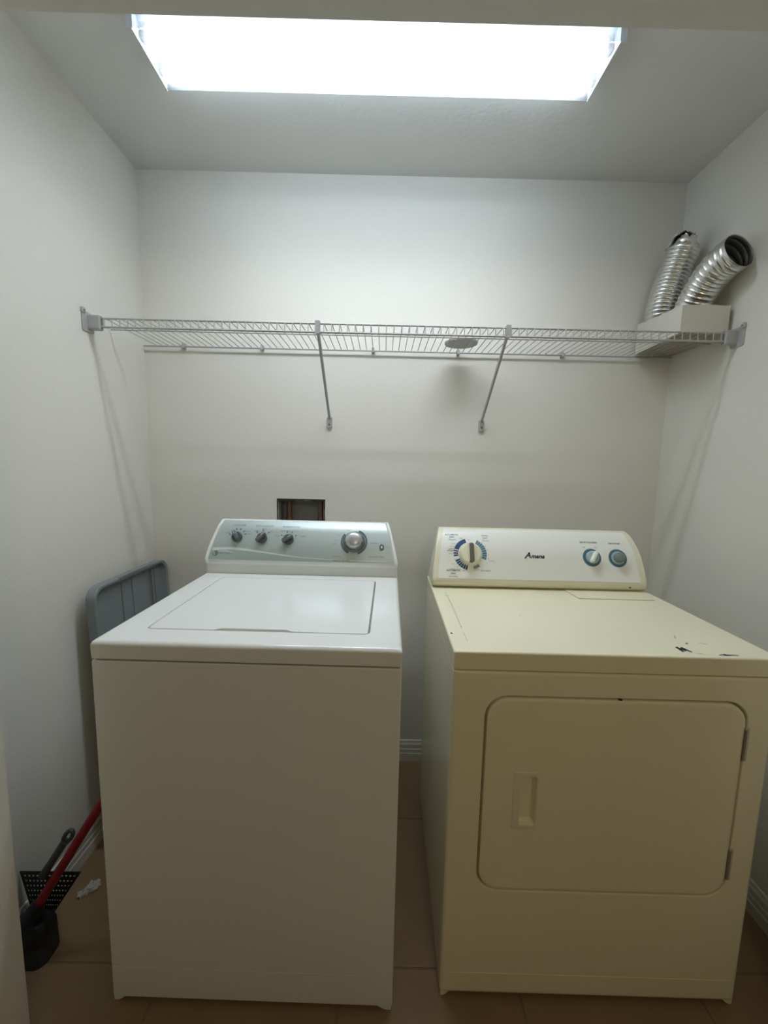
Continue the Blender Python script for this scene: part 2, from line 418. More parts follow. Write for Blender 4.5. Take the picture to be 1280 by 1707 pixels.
bm = BM(); wc.strip(bm, lambda s: wl(s)+0.0115, lambda s: wr_(s)-0.0115, 0.0285, SMAX-0.003, 0.0012, 30, hb=-0.003); fas = obj('fascia', bm, SILVER, console, 40); fas['label'] = 'silver-green metallic control panel'
for sd in (0, 1):
    bm = BM(); rows = []
    for i in range(25):
        s_ = 0.017 + (SMAX-0.017)*i/24
        x0, x1 = (wl(s_)-0.002, wl(s_)+0.0105) if sd == 0 else (wr_(s_)-0.0105, wr_(s_)+0.002)
        rows.append([wc.pt(x0+0.001, s_, -0.012), wc.pt(x0, s_, 0.001), wc.pt(x0+0.0030, s_, 0.0035), wc.pt(x1-0.003, s_, 0.0035), wc.pt(x1, s_, 0.001), wc.pt(x1, s_, -0.012)])
    ring_rows(bm, rows, True, True, True); obj('end_trim', bm, WPLAST, console, 60)
# wave band printed along the bottom of the fascia
bm = BM(); n = 40; up = []; lo = []
for i in range(n+1):
    x = 0.024 + (0.650-0.024)*i/n; t = i/n
    e = 0.5-0.5*math.tanh((t-0.30)*4.2)
    cen = 0.036 + 0.050*e - 0.010*max(0, 0.12-t)/0.12
    th = 0.0018 + 0.0125*e
    up.append((x, cen+th*0.5)); lo.append((x, cen-th*0.5))
wc.decal(bm, [[lo[i], lo[i+1], up[i+1], up[i]] for i in range(n)], 0.0016); obj('wave_stripe', bm, SILVER2, console, None)
# lettering
wc.text('lettering', 'LOAD SIZE', 0.0865, 0.193, 0.0098, INK, console, 0.0017)
wc.text('lettering', 'EXTRA RINSE OPT', 0.184, 0.1915, 0.0098, INK, console, 0.0017, squash=0.80)
wc.text('lettering', 'TEMPERATURE', 0.284, 0.190, 0.0098, INK, console, 0.0017)
wc.text('lettering', 'OFF', 0.160, 0.162, 0.008, INKL, console, 0.0017); wc.text('lettering', 'ON', 0.214, 0.161, 0.008, INKL, console, 0.0017)
wc.text('lettering', 'RINSE', 0.186, 0.1745, 0.007, INKL, console, 0.0017)
wc.text('lettering', 'WARM/COLD', 0.268, 0.166, 0.0075, INKL, console, 0.0017, squash=0.8); wc.text('lettering', 'HOT', 0.308, 0.165, 0.0075, INKL, console, 0.0017)
wc.text('lettering', 'COLD', 0.243, 0.138, 0.0075, INKL, console, 0.0017); wc.text('lettering', 'WARM', 0.337, 0.138, 0.0075, INKL, console, 0.0017)
wc.text('lettering', 'SMALL', 0.058, 0.148, 0.006, INKL, console, 0.0017); wc.text('lettering', 'LARGE', 0.136, 0.145, 0.006, INKL, console, 0.0017); wc.text('lettering', 'SUPER', 0.128, 0.159, 0.006, INKL, console, 0.0017)
wc.text('lettering', 'REGULAR', 0.610, 0.196, 0.0075, INKL, console, 0.0017, shear=0.3)
wc.text('lettering', 'NORMAL', 0.602, 0.112, 0.0065, INK, console, 0.0017); wc.text('lettering', 'DELICATE', 0.470, 0.0500, 0.0062, INK, console, 0.0017)
wc.text('lettering', 'HEAVY DUTY', 0.487, 0.0345, 0.0098, INK, console, 0.0017)
wc.text('lettering', 'PERMANENT PRESS', 0.612, 0.0515, 0.0062, INK, console, 0.0017)
for x, s, tx in ((0.468, 0.150, 'SPIN'), (0.462, 0.123, 'RINSE'), (0.459, 0.104, 'SOAK'), (0.459, 0.085, '10'), (0.466, 0.065, '6'), (0.505, 0.178, 'OFF'), (0.556, 0.180, '14'), (0.577, 0.163, '10'), (0.594, 0.140, '6'), (0.586, 0.085, '14'), (0.580, 0.066, '10')):
    wc.text('lettering', tx, x, s, 0.006, INKL, console, 0.0017)
wc.text('lettering', 'LID', 0.630, 0.1145, 0.005, INKL, console, 0.0017); wc.text('lettering', 'LOCK', 0.650, 0.096, 0.004, INKL, console, 0.0017, squash=0.8)
# maker's logo: ringed swirl and word under a pale swoosh
bm = BM(); wc.arc(bm, 0.0415, 0.0525, 0.0048, 0.0078, -60, 200, 0.0018, 14); wc.arc(bm, 0.0415, 0.0525, 0.0, 0.003, 0, 360, 0.0018, 10); wc.arc(bm, 0.039, 0.050, 0.0068, 0.0085, 120, 300, 0.0018, 10)
obj('logo_mark', bm, INK, console, None)
wc.text('logo_lettering', 'MAYTAG', 0.053, 0.0525, 0.0095, INKL, console, 0.0018, align='LEFT', bold=0.0001)
bm = BM(); q = []
for i in range(13):
    t = i/12; x = 0.050+0.052*t; s = 0.0605 + 0.005*math.sin(t*PI*0.9) - 0.006*t; th = 0.0012+0.0016*math.sin(PI*min(1, t*1.05))
    q.append(((x, s-th), (x, s+th)))
wc.decal(bm, [[q[i][0], q[i+1][0], q[i+1][1], q[i][1]] for i in range(12)], 0.0018); obj('logo_swoosh', bm, INKW, console, None)
# tick marks round the three selector knobs
for (x, s), angs in (((0.0965, 0.130), (-75, -45, -15, 15, 45, 70)), ((0.189, 0.126), (-45, 0, 45)), ((0.287, 0.122), (-60, -15, 20, 60))):
    for a_ in angs:
        bm = BM(); wc.arc(bm, x, s, 0.0255, 0.0325, a_-3.5, a_+3.5, 0.0018, 1); obj('tick_mark', bm, INK, console, None)
def grip_knob(c_, name, x, s, spin, rb, hb, bar_w, bar_l, bar_h, m1, m2, parent):
    bm = BM(); lathe(bm, [(rb, 0), (rb, hb*0.55), (rb*0.9, hb*0.9), (rb*0.75, hb)], 24)
    Mp = c_.place(x, s, 0.0012, spin); k = obj(name, bm, m1, parent); k.matrix_local = Mp
    bm = BM(); loft(bm, [(-bar_w, bar_w, -bar_l, bar_l, bar_w*0.9, hb*0.6), (-bar_w, bar_w, -bar_l, bar_l, bar_w*0.9, bar_h*0.7), (-bar_w*0.75, bar_w*0.75, -bar_l*0.93, bar_l*0.93, bar_w*0.7, bar_h*0.93), (-bar_w*0.45, bar_w*0.45, -bar_l*0.85, bar_l*0.85, bar_w*0.4, bar_h)], XY)
    g = obj('grip', bm, m2, parent); g.matrix_local = Mp
    # pointer line on the ridge
    bm = BM(); box(bm, -bar_w*0.12, bar_w*0.12, bar_l*0.2, bar_l*0.83, bar_h*0.98, bar_h+0.0006); p_ = obj('pointer', bm, INKW, parent, None); p_.matrix_local = Mp
    return k
grip_knob(wc, 'selector_knob', 0.0965, 0.128, rad(-32), 0.019, 0.012, 0.0070, 0.0205, 0.028, GREYK, GREYD, console)
grip_knob(wc, 'selector_knob', 0.189, 0.124, rad(42), 0.019, 0.012, 0.0070, 0.0215, 0.028, GREYK, GREYD, console)
grip_knob(wc, 'selector_knob', 0.287, 0.120, rad(58), 0.019, 0.012, 0.0070, 0.0215, 0.028, GREYK, GREYD, console)
# big timer dial: printed ring, skirt and domed knob
for a0_, a1_ in ((20, 160), (205, 310)):
    bm = BM(); wc.arc(bm, 0.529, 0.117, 0.040, 0.0475, a0_, a1_, 0.0018, 20); obj('dial_ring_print', bm, INK, console, None)
bm = BM(); lathe(bm, [(0.0385, 0), (0.0385, 0.005), (0.036, 0.009), (0.032, 0.011)], 40); k = obj('dial_skirt', bm, GREYD, console); k.matrix_local = wc.place(0.529, 0.117, 0.0012)
bm = BM(); lathe(bm, [(0.0305, 0.009), (0.030, 0.024), (0.0285, 0.030), (0.025, 0.034), (0.018, 0.0365), (0.009, 0.0375), (0.002, 0.038)], 40); k = obj('timer_dial', bm, GREYL, console, 50); k.matrix_local = wc.place(0.529, 0.117, 0.0012)
bm = BM()
for i in range(12):
    t = 2*PI*i/12; box(bm, -0.002, 0.002, 0.029, 0.0318, 0.010, 0.024)
    bmesh.ops.rotate(bm, verts=bm.verts[-8:], cent=(0, 0, 0), matrix=Matrix.Rotation(t, 3, 'Z'))
k = obj('dial_grip_ribs', bm, GREYL, console, None); k.matrix_local = wc.place(0.529, 0.117, 0.0012)
# lid lock indicator
bm = BM(); lathe(bm, [(0.0085, 0), (0.0085, 0.002), (0.0065, 0.003), (0.0055, 0.0022)], 20, lambda X, Y, Z: (X, Y*1.35, Z)); k = obj('indicator_lamp', bm, INK, console); k.matrix_local = wc.place(0.630, 0.094, 0.0012)
bm = BM(); lathe(bm, [(0.0035, 0.002), (0.003, 0.0035), (0.001, 0.004)], 14, lambda X, Y, Z: (X, Y*1.35, Z)); k = obj('indicator_lens', bm, SILVER2, console); k.matrix_local = wc.place(0.630, 0.094, 0.0012)

# ------------------------------------------------------------------ clothes dryer
DW, DD, DZ = 0.737, 0.629, 0.9111
D = thing('clothes_dryer', 'cream front-door clothes dryer with white control console, right of the washing machine', 'dryer', (0.1774, -0.8256, 0), rad(-0.695))
bm = BM(); loft(bm, [(0.001, DW-0.001, 0.019, DD, 0.008, 0.014), (0.001, DW-0.001, 0.019, DD, 0.008, 0.862), (0.004, DW-0.004, 0.022, DD, 0.008, 0.865)], XY)
obj('cabinet', bm, CREAM, D, 50)
dx0, dx1, dz0, dz1 = 0.0785, 0.6755, 0.3055, 0.8055
bm = BM(); loft(bm, [(0.001, DW-0.001, 0.0135, 0.864, 0.004, 0.020), (0.001, DW-0.001, 0.0135, 0.864, 0.004, 0.008), (0.0025, DW-0.0025, 0.014, 0.863, 0.005, 0.0035), (0.0065, DW-0.0065, 0.016, 0.860, 0.006, 0.0008), (0.012, DW-0.012, 0.022, 0.855, 0.008, 0.0),
                    (dx0-0.002, dx1+0.002, dz0-0.002, dz1+0.002, 0.052, 0.0), (dx0, dx1, dz0, dz1, 0.05, 0.0025), (dx0, dx1, dz0, dz1, 0.05, 0.016)], XZ, cap0=False)
obj('front_panel', bm, CREAM, D, 40)
# faint kick-panel crease
bm = BM(); box(bm, 0.02, DW-0.02, -0.0006, 0.004, 0.0705, 0.0725); obj('kick_panel_edge', bm, CREAM, D, None)
bm = BM(); foot_corner(bm, 0.004, 0.030, False); obj('corner_foot', bm, CREAM, D, 60)
bm = BM(); foot_corner(bm, DW-0.034, DW-0.004, True); obj('corner_foot', bm, CREAM, D, 60)
for x in (0.06, DW-0.06):
    bm = BM(); lathe(bm, [(0.016, 0), (0.018, 0.004), (0.018, 0.012), (0.008, 0.014), (0.008, 0.05)], 14, lambda X, Y, Z: (X+x, Y+0.56, Z)); obj('levelling_foot', bm, DARKP, D)
# door with pocket
g = 0.0042
hx0, hx1, hz0, hz1 = 0.170, 0.206, 0.487, 0.609
bm = BM(); loft(bm, [(dx0+g, dx1-g, dz0+g, dz1-g, 0.048, 0.014), (dx0+g, dx1-g, dz0+g, dz1-g, 0.048, 0.0015), (dx0+g+0.001, dx1-g-0.001, dz0+g+0.001, dz1-g-0.001, 0.047, -0.0005), (dx0+g+0.004, dx1-g-0.004, dz0+g+0.004, dz1-g-0.004, 0.045, -0.0018), (dx0+g+0.009, dx1-g-0.009, dz0+g+0.009, dz1-g-0.009, 0.042, -0.0022),
                    (hx0, hx1, hz0, hz1, 0.004, -0.0022), (hx0+0.001, hx1-0.001, hz0+0.001, hz1-0.001, 0.004, 0.003), (hx0+0.002, hx1-0.006, hz0+0.004, hz1-0.004, 0.004, 0.0125)], XZ)
door = obj('door', bm, CREAM, D, 40)
bm = BM(); loft(bm, [(0.152, 0.211, 0.475, 0.620, 0.004, -0.0020), (0.1525, 0.2105, 0.4755, 0.6195, 0.004, -0.0034), (0.155, 0.208, 0.478, 0.617, 0.004, -0.0042), (hx0-0.001, hx1+0.001, hz0-0.001, hz1+0.001, 0.004, -0.0038), (hx0+0.0015, hx1-0.0015, hz0+0.0015, hz1-0.0015, 0.003, 0.002)], XZ, cap0=False, cap1=False)
obj('handle', bm, CREAMP, door, 40)
for z0, z1 in ((0.662, 0.743), (0.354, 0.436)):
    bm = BM(); loft(bm, [(dx1-0.0035, dx1+0.006, z0, z1, 0.0015, 0.004), (dx1-0.0035, dx1+0.006, z0, z1, 0.0015, -0.0022), (dx1-0.0025, dx1+0.005, z0+0.001, z1-0.001, 0.0015, -0.003)], XZ); h = obj('hinge', bm, STEEL, door, 40)
    bm = BM(); tube(bm, [(dx1-0.0022, -0.0025, z0+0.004), (dx1-0.0022, -0.0025, z1-0.004)], 0.0028, 10); o = obj('hinge_pin', bm, mat('hinge_pin_steel', (0.30, 0.28, 0.23), 0.4, metal=0.3), door)
bm = BM(); box(bm, dx0+0.302, dx0+0.309, 0.0005, 0.006, dz1-0.0040, dz1-0.0015); obj('door_catch', bm, GAPM, door, None)
# top panel
bm = BM()
loft(bm, [(0.005, DW-0.005, 0.004, DD, 0.008, 0.8675), (0.0005, DW-0.0005, -0.0015, DD, 0.009, 0.8685), (0, DW, -0.002, DD, 0.009, DZ-0.006), (0.0006, DW-0.0006, -0.0014, DD, 0.009, DZ-0.0032), (0.002, DW-0.002, 0.0, DD-0.002, 0.009, DZ-0.0014), (0.0038, DW-0.0038, 0.0018, DD-0.004, 0.009, DZ-0.0004), (0.0062, DW-0.0062, 0.0042, DD-0.006, 0.009, DZ)], XY)
obj('top_panel', bm, CREAM, D, 40)
# lint screen lid at the rear right of the top
bm = BM(); pts = [(0.450, 0.500), (0.462, 0.388), (0.700, 0.388), (0.722, 0.480), (0.722, 0.500)]
ctr = Vector((0.59, 0.45))
def shrink(k_): return [(ctr.x+(x-ctr.x)*k_, ctr.y+(y-ctr.y)*k_) for x, y in pts]
ring_rows(bm, [[(x, y, DZ-0.001) for x, y in pts], [(x, y, DZ+0.0016) for x, y in shrink(0.998)], [(x, y, DZ+0.0022) for x, y in shrink(0.990)]], True, True, True); obj('lint_screen_lid', bm, CREAM, D, 30)
bm = BM(); ring_rows(bm, [[(x, y, DZ-0.001) for x, y in [(ctr.x+(x-ctr.x)*1.009, ctr.y+(y-ctr.y)*1.022) for x, y in pts]], [(x, y, DZ+0.0004) for x, y in [(ctr.x+(x-ctr.x)*1.009, ctr.y+(y-ctr.y)*1.022) for x, y in pts]]], True, True, True); obj('lint_lid_gap', bm, mat('lint_gap', (0.28, 0.26, 0.18), 0.8), D, None)
# chips, rust spots and scratches on the top
def blob(pts_, m_, h=0.0003):
    bm = BM(); bm.faces.new([bm.verts.new((x, y, DZ+h)) for x, y in pts_]); return obj('paint_chip', bm, m_, D, None)
RUST = mat('chip_rust', (0.10, 0.055, 0.04), 0.8); DK = mat('chip_dark', (0.02, 0.02, 0.018), 0.8); SCR = mat('scratch_grey', (0.40, 0.37, 0.27), 0.6); PINK = mat('scratch_pink', (0.48, 0.34, 0.27), 0.7); VIO = mat('smudge_violet', (0.30, 0.27, 0.33), 0.7)
blob([(0.527, 0.022), (0.532, 0.022), (0.534, 0.032), (0.537, 0.024), (0.541, 0.030), (0.548, 0.020), (0.551, 0.024), (0.545, 0.046), (0.541, 0.048), (0.537, 0.042), (0.533, 0.050), (0.527, 0.046)], DK)
blob([(0.566, 0.066), (0.572, 0.066), (0.576, 0.073), (0.571, 0.073)], RUST)
blob([(0.603, 0.075), (0.612, 0.068), (0.620, 0.064), (0.619, 0.068), (0.607, 0.077)], PINK)
blob([(0.612, 0.0085), (0.620, 0.0082), (0.637, 0.0135), (0.622, 0.012), (0.617, 0.017), (0.613, 0.015)], DK)
blob([(0.602, 0.0078), (0.641, 0.0078), (0.650, 0.0125), (0.640, 0.0150), (0.611, 0.0165), (0.600, 0.011)], VIO, 0.0002)
blob([(0.562, 0.098), (0.565, 0.096), (0.574, 0.113), (0.571, 0.114)], SCR)
blob([(0.548, 0.018), (0.566, 0.013), (0.576, 0.013), (0.562, 0.017)], PINK)
blob([(0.0068, 0.092), (0.0118, 0.090), (0.0125, 0.097), (0.008, 0.100)], DK)
blob([(0.040, 0.137), (0.0425, 0.137), (0.0415, 0.142)], DK)
blob([(0.040, 0.128), (0.0414, 0.128), (0.0435, 0.30), (0.0425, 0.36), (0.0395, 0.43), (0.0385, 0.43), (0.0412, 0.30)], SCR, 0.0002)
blob([(0.030, 0.386), (0.048, 0.388), (0.046, 0.392), (0.030, 0.389)], SCR)
blob([(0.040, 0.05), (0.0412, 0.05), (0.0412, 0.10), (0.0400, 0.10)], SCR, 0.0002)
blob([(0.220, 0.226), (0.226, 0.226), (0.225, 0.231), (0.221, 0.231)], SCR)
# console
DP = [(.476, .926), (.464, .934), (.470, .956), (.478, .978), (.501, 1.035), (.527, 1.071), (.550, 1.094), (.566, 1.102)]
dc = Console(DP); dc.flat = 1; dc.x0c = -0.168; dc.vs = 0.92
dc.tab = [(0.0, 0.0, 0.0), (.0539, .0534, .0032), (.1123, .1096, .0088), (.1704, .1622, .0162), (.1927, .1814, .019), (.2158, .1985, .022), (.24, .217, .025)]
SD = dc.k[-1]
def df(s): return 0.007+0.022*max(0.0, (s-0.02)/0.176)**1.5
dl = lambda s: df(s)-0.005
dr = lambda s: DW-df(s)-0.006
face = [(dc.yz(0.0145+(SD-0.0145)*i/20), 0.0145+(SD-0.0145)*i/20) for i in range(21)]
prof = [(0.490, DZ+0.0005, 0), (0.478, DZ+0.0035, 0), (0.469, 0.925, 0)] + [(p.y, p.z, s_) for p, s_ in face] + [(0.580, 1.104, SD), (0.600, 1.094, SD), (0.620, DZ+0.0005, 0)]
bm = BM(); ring_rows(bm, [[(fx(s_)+o_, y, z) for y, z, s_ in prof] for fx, o_ in ((dl, 0.0135), (dr, -0.0135))], True, True, True)
console = obj('console', bm, CREAMP, D, 40)
cy = sum(p[0] for p in prof)/len(prof); cz = sum(p[1] for p in prof)/len(prof)
for fx, sx in ((dl, -1), (dr, 1)):
    rows = [[(fx(s_)-sx*(0.0138-dx_), cy+(y-cy)*k_, max(DZ+0.0008, cz+(z-cz)*k_)) for y, z, s_ in prof] for dx_, k_ in ((0.0, 1.0), (0.0075, 1.0), (0.0110, 0.992), (0.0132, 0.970), (0.0138, 0.935))]
    bm = BM(); ring_rows(bm, rows, True, True, True); obj('end_cap', bm, CREAMP, console, 50)
# white fascia plate
bm = BM(); dc.strip(bm, lambda s: dl(s)+0.0185, lambda s: dr(s)-0.022, 0.027, SD-0.008, 0.0012, 30, hb=-0.002); f_ = obj('fascia', bm, PANELW, console, 40); f_['label'] = 'white control panel with blue print'
KX, KS = 0.1335, 0.1135
# timer print
bm = BM(); dc.arc(bm, KX, KS, 0.041, 0.0565, -72, -15, 0.0016, 16); obj('timer_scale', bm, NAVY, console, None)
bm = BM()
for i in range(3): dc.arc(bm, KX, KS, 0.041, 0.0565, -100+i*9, -94+i*9, 0.0016, 2)
obj('timer_scale', bm, NAVY, console, None)
bm = BM()
for i in range(6): dc.arc(bm, KX, KS, 0.041, 0.0565, -168+i*9.5, -161.5+i*9.5, 0.0016, 2)
obj('timer_scale', bm, NAVY, console, None)
bm = BM(); dc.arc(bm, KX, KS, 0.044, 0.0565, -168, -116, 0.0015, 10); obj('timer_scale', bm, TEALL, console, None)
bm = BM(); dc.arc(bm, KX, KS, 0.041, 0.0565, 28, 112, 0.0015, 18); obj('timer_scale', bm, TEALL, console, None)
bm = BM()
for i in range(9): dc.arc(bm, KX, KS, 0.042, 0.0565, 28+i*9.3, 33.5+i*9.3, 0.0017, 2)
obj('timer_scale', bm, TEAL, console, None)
bm = BM(); dc.arc(bm, KX, KS, 0.043, 0.053, 142, 168, 0.0016, 6); obj('timer_scale', bm, GREENP, console, None)
T_ = lambda txt, x, s, size, m_=NAVY, **k_: dc.text('lettering', txt, x, s, size, m_, console, 0.0017, **k_)
T_('AUTOMATIC', 0.0755, 0.1925, 0.0095, bold=0.0002, squash=0.85); T_('DRY', 0.0755, 0.181, 0.0085, bold=0.0002); T_('(Regular)', 0.077, 0.170, 0.0070)
T_('TIMED', 0.1925, 0.1905, 0.0092, squash=0.9); T_('DRY', 0.193, 0.179, 0.0085); T_('(Minutes)', 0.194, 0.168, 0.0062)
T_('AUTOMATIC', 0.0735, 0.0535, 0.0095, bold=0.0002, squash=0.85); T_('DRY', 0.0725, 0.0430, 0.0085, bold=0.0002); T_('(Low Heat)', 0.0725, 0.0335, 0.0065)
T_('AIR ONLY', 0.183, 0.0545, 0.0085, INK, squash=0.9)
T_('Very Dry', 0.081, 0.152, 0.0055, INKL, align='RIGHT' if False else 'CENTER'); T_('More Dry', 0.076, 0.141, 0.0055, INKL); T_('ENERGY', 0.071, 0.1305, 0.0058, INK, bold=0.0001); T_('PREFERRED', 0.068, 0.1235, 0.0058, INK, bold=0.0001, squash=0.9); T_('Less Dry', 0.070, 0.113, 0.0055, INKL)
T_('OFF', 0.083, 0.0925, 0.0060, INKL); T_('Very Dry', 0.078, 0.076, 0.0055, INKL); T_('Less Dry', 0.083, 0.067, 0.0050, INKL); T_('Wrinkle Prevent', 0.083, 0.0595, 0.0055, INK)
T_('OFF', 0.106, 0.176, 0.0068, INKL); T_('80', 0.134, 0.170, 0.0055, INKL); T_('OFF', 0.108, 0.0530, 0.0065, INKL)
for a_, tx in ((30, '70'), (45, '60'), (60, '50'), (75, '40'), (90, '30'), (105, '20'), (120, '10')):
    T_(tx, KX+0.063*math.sin(rad(a_)), KS+0.063*math.cos(rad(a_)), 0.0052, INKL)
T_('Touch Up', 0.206, 0.090, 0.0052, INKL); T_('COOL', 0.154, 0.058, 0.0058, INKL)
# maker's name
dc.text('logo_lettering', 'A', 0.331, 0.1130, 0.030, BLACK, console, 0.0018, shear=0.35, bold=0.0006)
dc.text('logo_lettering', 'mana', 0.3415, 0.1095, 0.0215, BLACK, console, 0.0018, align='LEFT', shear=0.35, bold=0.0007)
bm = BM(); dc.decal(bm, [[(0.318, 0.1015), (0.323, 0.1010), (0.3375, 0.1165), (0.332, 0.1165)]], 0.0020); obj('logo_mark', bm, TEAL, console, None)
T_('END OF CYCLE SIGNAL', 0.5560, 0.1705, 0.0088, BLACK, squash=0.66, bold=0.0002); T_('PUSH TO START', 0.6455, 0.1680, 0.0088, BLACK, squash=0.62, bold=0.0002)
T_('OFF', 0.534, 0.1500, 0.0060, INK); T_('ON', 0.574, 0.1495, 0.0060, INK)
def ringp(x, s):
    bm = BM(); dc.arc(bm, x, s, 0.0, 0.0315, 0, 360, 0.0015, 36); obj('knob_ring_print', bm, TEALL, console, None)
    bm = BM(); dc.arc(bm, x, s, 0.0, 0.0300, 0, 360, 0.0019, 36); obj('knob_ring_print', bm, TEAL, console, None)
ringp(0.552, 0.1105); ringp(0.6405, 0.1105)
# timer knob
bm = BM(); lathe(bm, [(0.0390, 0), (0.0390, 0.004), (0.037, 0.010), (0.034, 0.014), (0.030, 0.0155)], 40); k = obj('timer_knob', bm, CREAMP, console, 50); Mk = dc.place(KX, KS, 0.0014); k.matrix_local = Mk
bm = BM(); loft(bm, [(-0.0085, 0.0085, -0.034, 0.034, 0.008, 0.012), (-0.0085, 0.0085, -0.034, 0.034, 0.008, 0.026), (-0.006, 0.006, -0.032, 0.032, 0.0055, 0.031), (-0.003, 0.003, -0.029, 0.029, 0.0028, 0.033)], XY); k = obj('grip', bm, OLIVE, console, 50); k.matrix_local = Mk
bm = BM(); box(bm, -0.0105, -0.0078, -0.031, 0.031, 0.014, 0.0300); k = obj('grip_face', bm, CREAMP, console, None); k.matrix_local = Mk
# signal knob and start knob
bm = BM(); lathe(bm, [(0.0215, 0), (0.0215, 0.006), (0.0195, 0.010), (0.017, 0.011)], 32); k = obj('signal_knob', bm, mat('pale_teal_knob', (0.42, 0.50, 0.50), 0.35), console, 50); Mk = dc.place(0.552, 0.1105, 0.002, rad(28)); k.matrix_local = Mk
bm = BM(); loft(bm, [(-0.006, 0.006, -0.021, 0.021, 0.0055, 0.009), (-0.006, 0.006, -0.021, 0.021, 0.0055, 0.021), (-0.003, 0.003, -0.018, 0.018, 0.0028, 0.0245)], XY); k = obj('grip', bm, PANELW, console, 50); k.matrix_local = Mk
bm = BM(); lathe(bm, [(0.0225, 0), (0.0225, 0.003), (0.0195, 0.004)], 32); k = obj('start_collar', bm, mat('pale_collar', (0.45, 0.52, 0.52), 0.35), console); k.matrix_local = dc.place(0.6405, 0.1105, 0.002)
bm = BM(); lathe(bm, [(0.0175, 0.002), (0.0175, 0.016), (0.0155, 0.020), (0.010, 0.0215), (0.002, 0.022)], 32); k = obj('start_knob', bm, mat('start_grey', (0.20, 0.24, 0.235), 0.4), console, 50); k.matrix_local = dc.place(0.6405, 0.1105, 0.002)
bm = BM(); box(bm, DW-0.072, DW-0.066, 0.466, 0.4725, 0.9265, 0.9335); obj('console_clip', bm, GAPM, console, None)

# ------------------------------------------------------------------ wire shelf
SY, SZ = -0.3096, 1.7736
SH = thing('wire_shelf', 'long white wire shelf with two slanted braces spanning the back wall', 'shelf', (XL, 0, SZ))
LEN = XR-XL
x0s, x1s = 0.006, LEN-0.006
bm = BM(); tube(bm, [(0.02, SY, 0), (LEN-0.02, SY, 0)], 0.0032, 8); obj('front_rod', bm, WIRE, SH)
bm = BM(); tube(bm, [(0.02, SY-0.001, -0.027), (LEN-0.02, SY-0.001, -0.027)], 0.0036, 8); obj('front_lower_rod', bm, WIRE, SH)
bm = BM(); tube(bm, [(x0s, -0.014, -0.003), (x1s, -0.014, -0.003)], 0.0032, 8); obj('rear_rod', bm, WIRE, SH)
bm = BM(); tube(bm, [(x0s, SY+0.10, -0.0045), (x1s, SY+0.10, -0.0045)], 0.0022, 6); obj('middle_rod', bm, WIRE, SH)
pts = [(0, -0.012, 0.0012), (0, SY+0.006, 0.0012)] + [(0, SY+0.001-0.0035*math.sin(rad(t)), 0.0012-0.004*(1-math.cos(rad(t)))) for t in (30, 60, 90)] + [(0, SY-0.0035, -0.028)]
bm = BM(); tube(bm, pts, 0.0016, 6); w0 = obj('wire', bm, WIRE, SH); NW = 80
for i in range(NW):
    x = 0.052 + (LEN-0.104)*i/(NW-1)
    if i == 0: w0.location = (x, 0, 0)
    else: dup(w0, SH, (x, 0, 0))
# end brackets: moulded socket round the front rods with an ear screwed to the side wall
for s in (0, 1):
    sg = 1 if s == 0 else -1; X0 = 0.0 if s == 0 else LEN
    bm = BM()
    P = lambda d: X0+sg*d
    # socket
    def fnb(u, v, h): return (P(h), u, v)
    loft(bm, [(SY-0.013, SY+0.011, -0.037, 0.008, 0.005, 0.004), (SY-0.013, SY+0.011, -0.037, 0.008, 0.005, 0.039), (SY-0.012, SY+0.010, -0.036, 0.007, 0.005, 0.041)], fnb)
    loft(bm, [(SY-0.034, SY+0.020, -0.046, 0.016, 0.010, 0.0), (SY-0.034, SY+0.020, -0.046, 0.016, 0.010, 0.003), (SY-0.032, SY+0.018, -0.044, 0.014, 0.009, 0.0045)], fnb)
    eb = obj('end_bracket', bm, BRKT, SH, 40)
    bm = BM(); loft(bm, [(SY-0.036, SY-0.020, 0.006, 0.026, 0.007, 0.0), (SY-0.036, SY-0.020, 0.006, 0.026, 0.007, 0.006), (SY-0.034, SY-0.022, 0.008, 0.024, 0.005, 0.008)], fnb); obj('ear', bm, BRKT, eb, 40)
    bm = BM(); lathe(bm, [(0.0035, 0.0075), (0.0035, 0.009), (0.002, 0.010)], 12, lambda X, Y, Z: (P(Z), SY-0.028+X, 0.016+Y)); obj('screw', bm, SCREW, eb)
    bm = BM(); tube(bm, [(P(0.0415), SY-0.001, -0.0145+0.020), (P(0.0415), SY-0.001, -0.0145-0.020)], 0.0016, 6); obj('socket_lip', bm, SCREW, eb)  # thin dark metal strip at the socket mouth
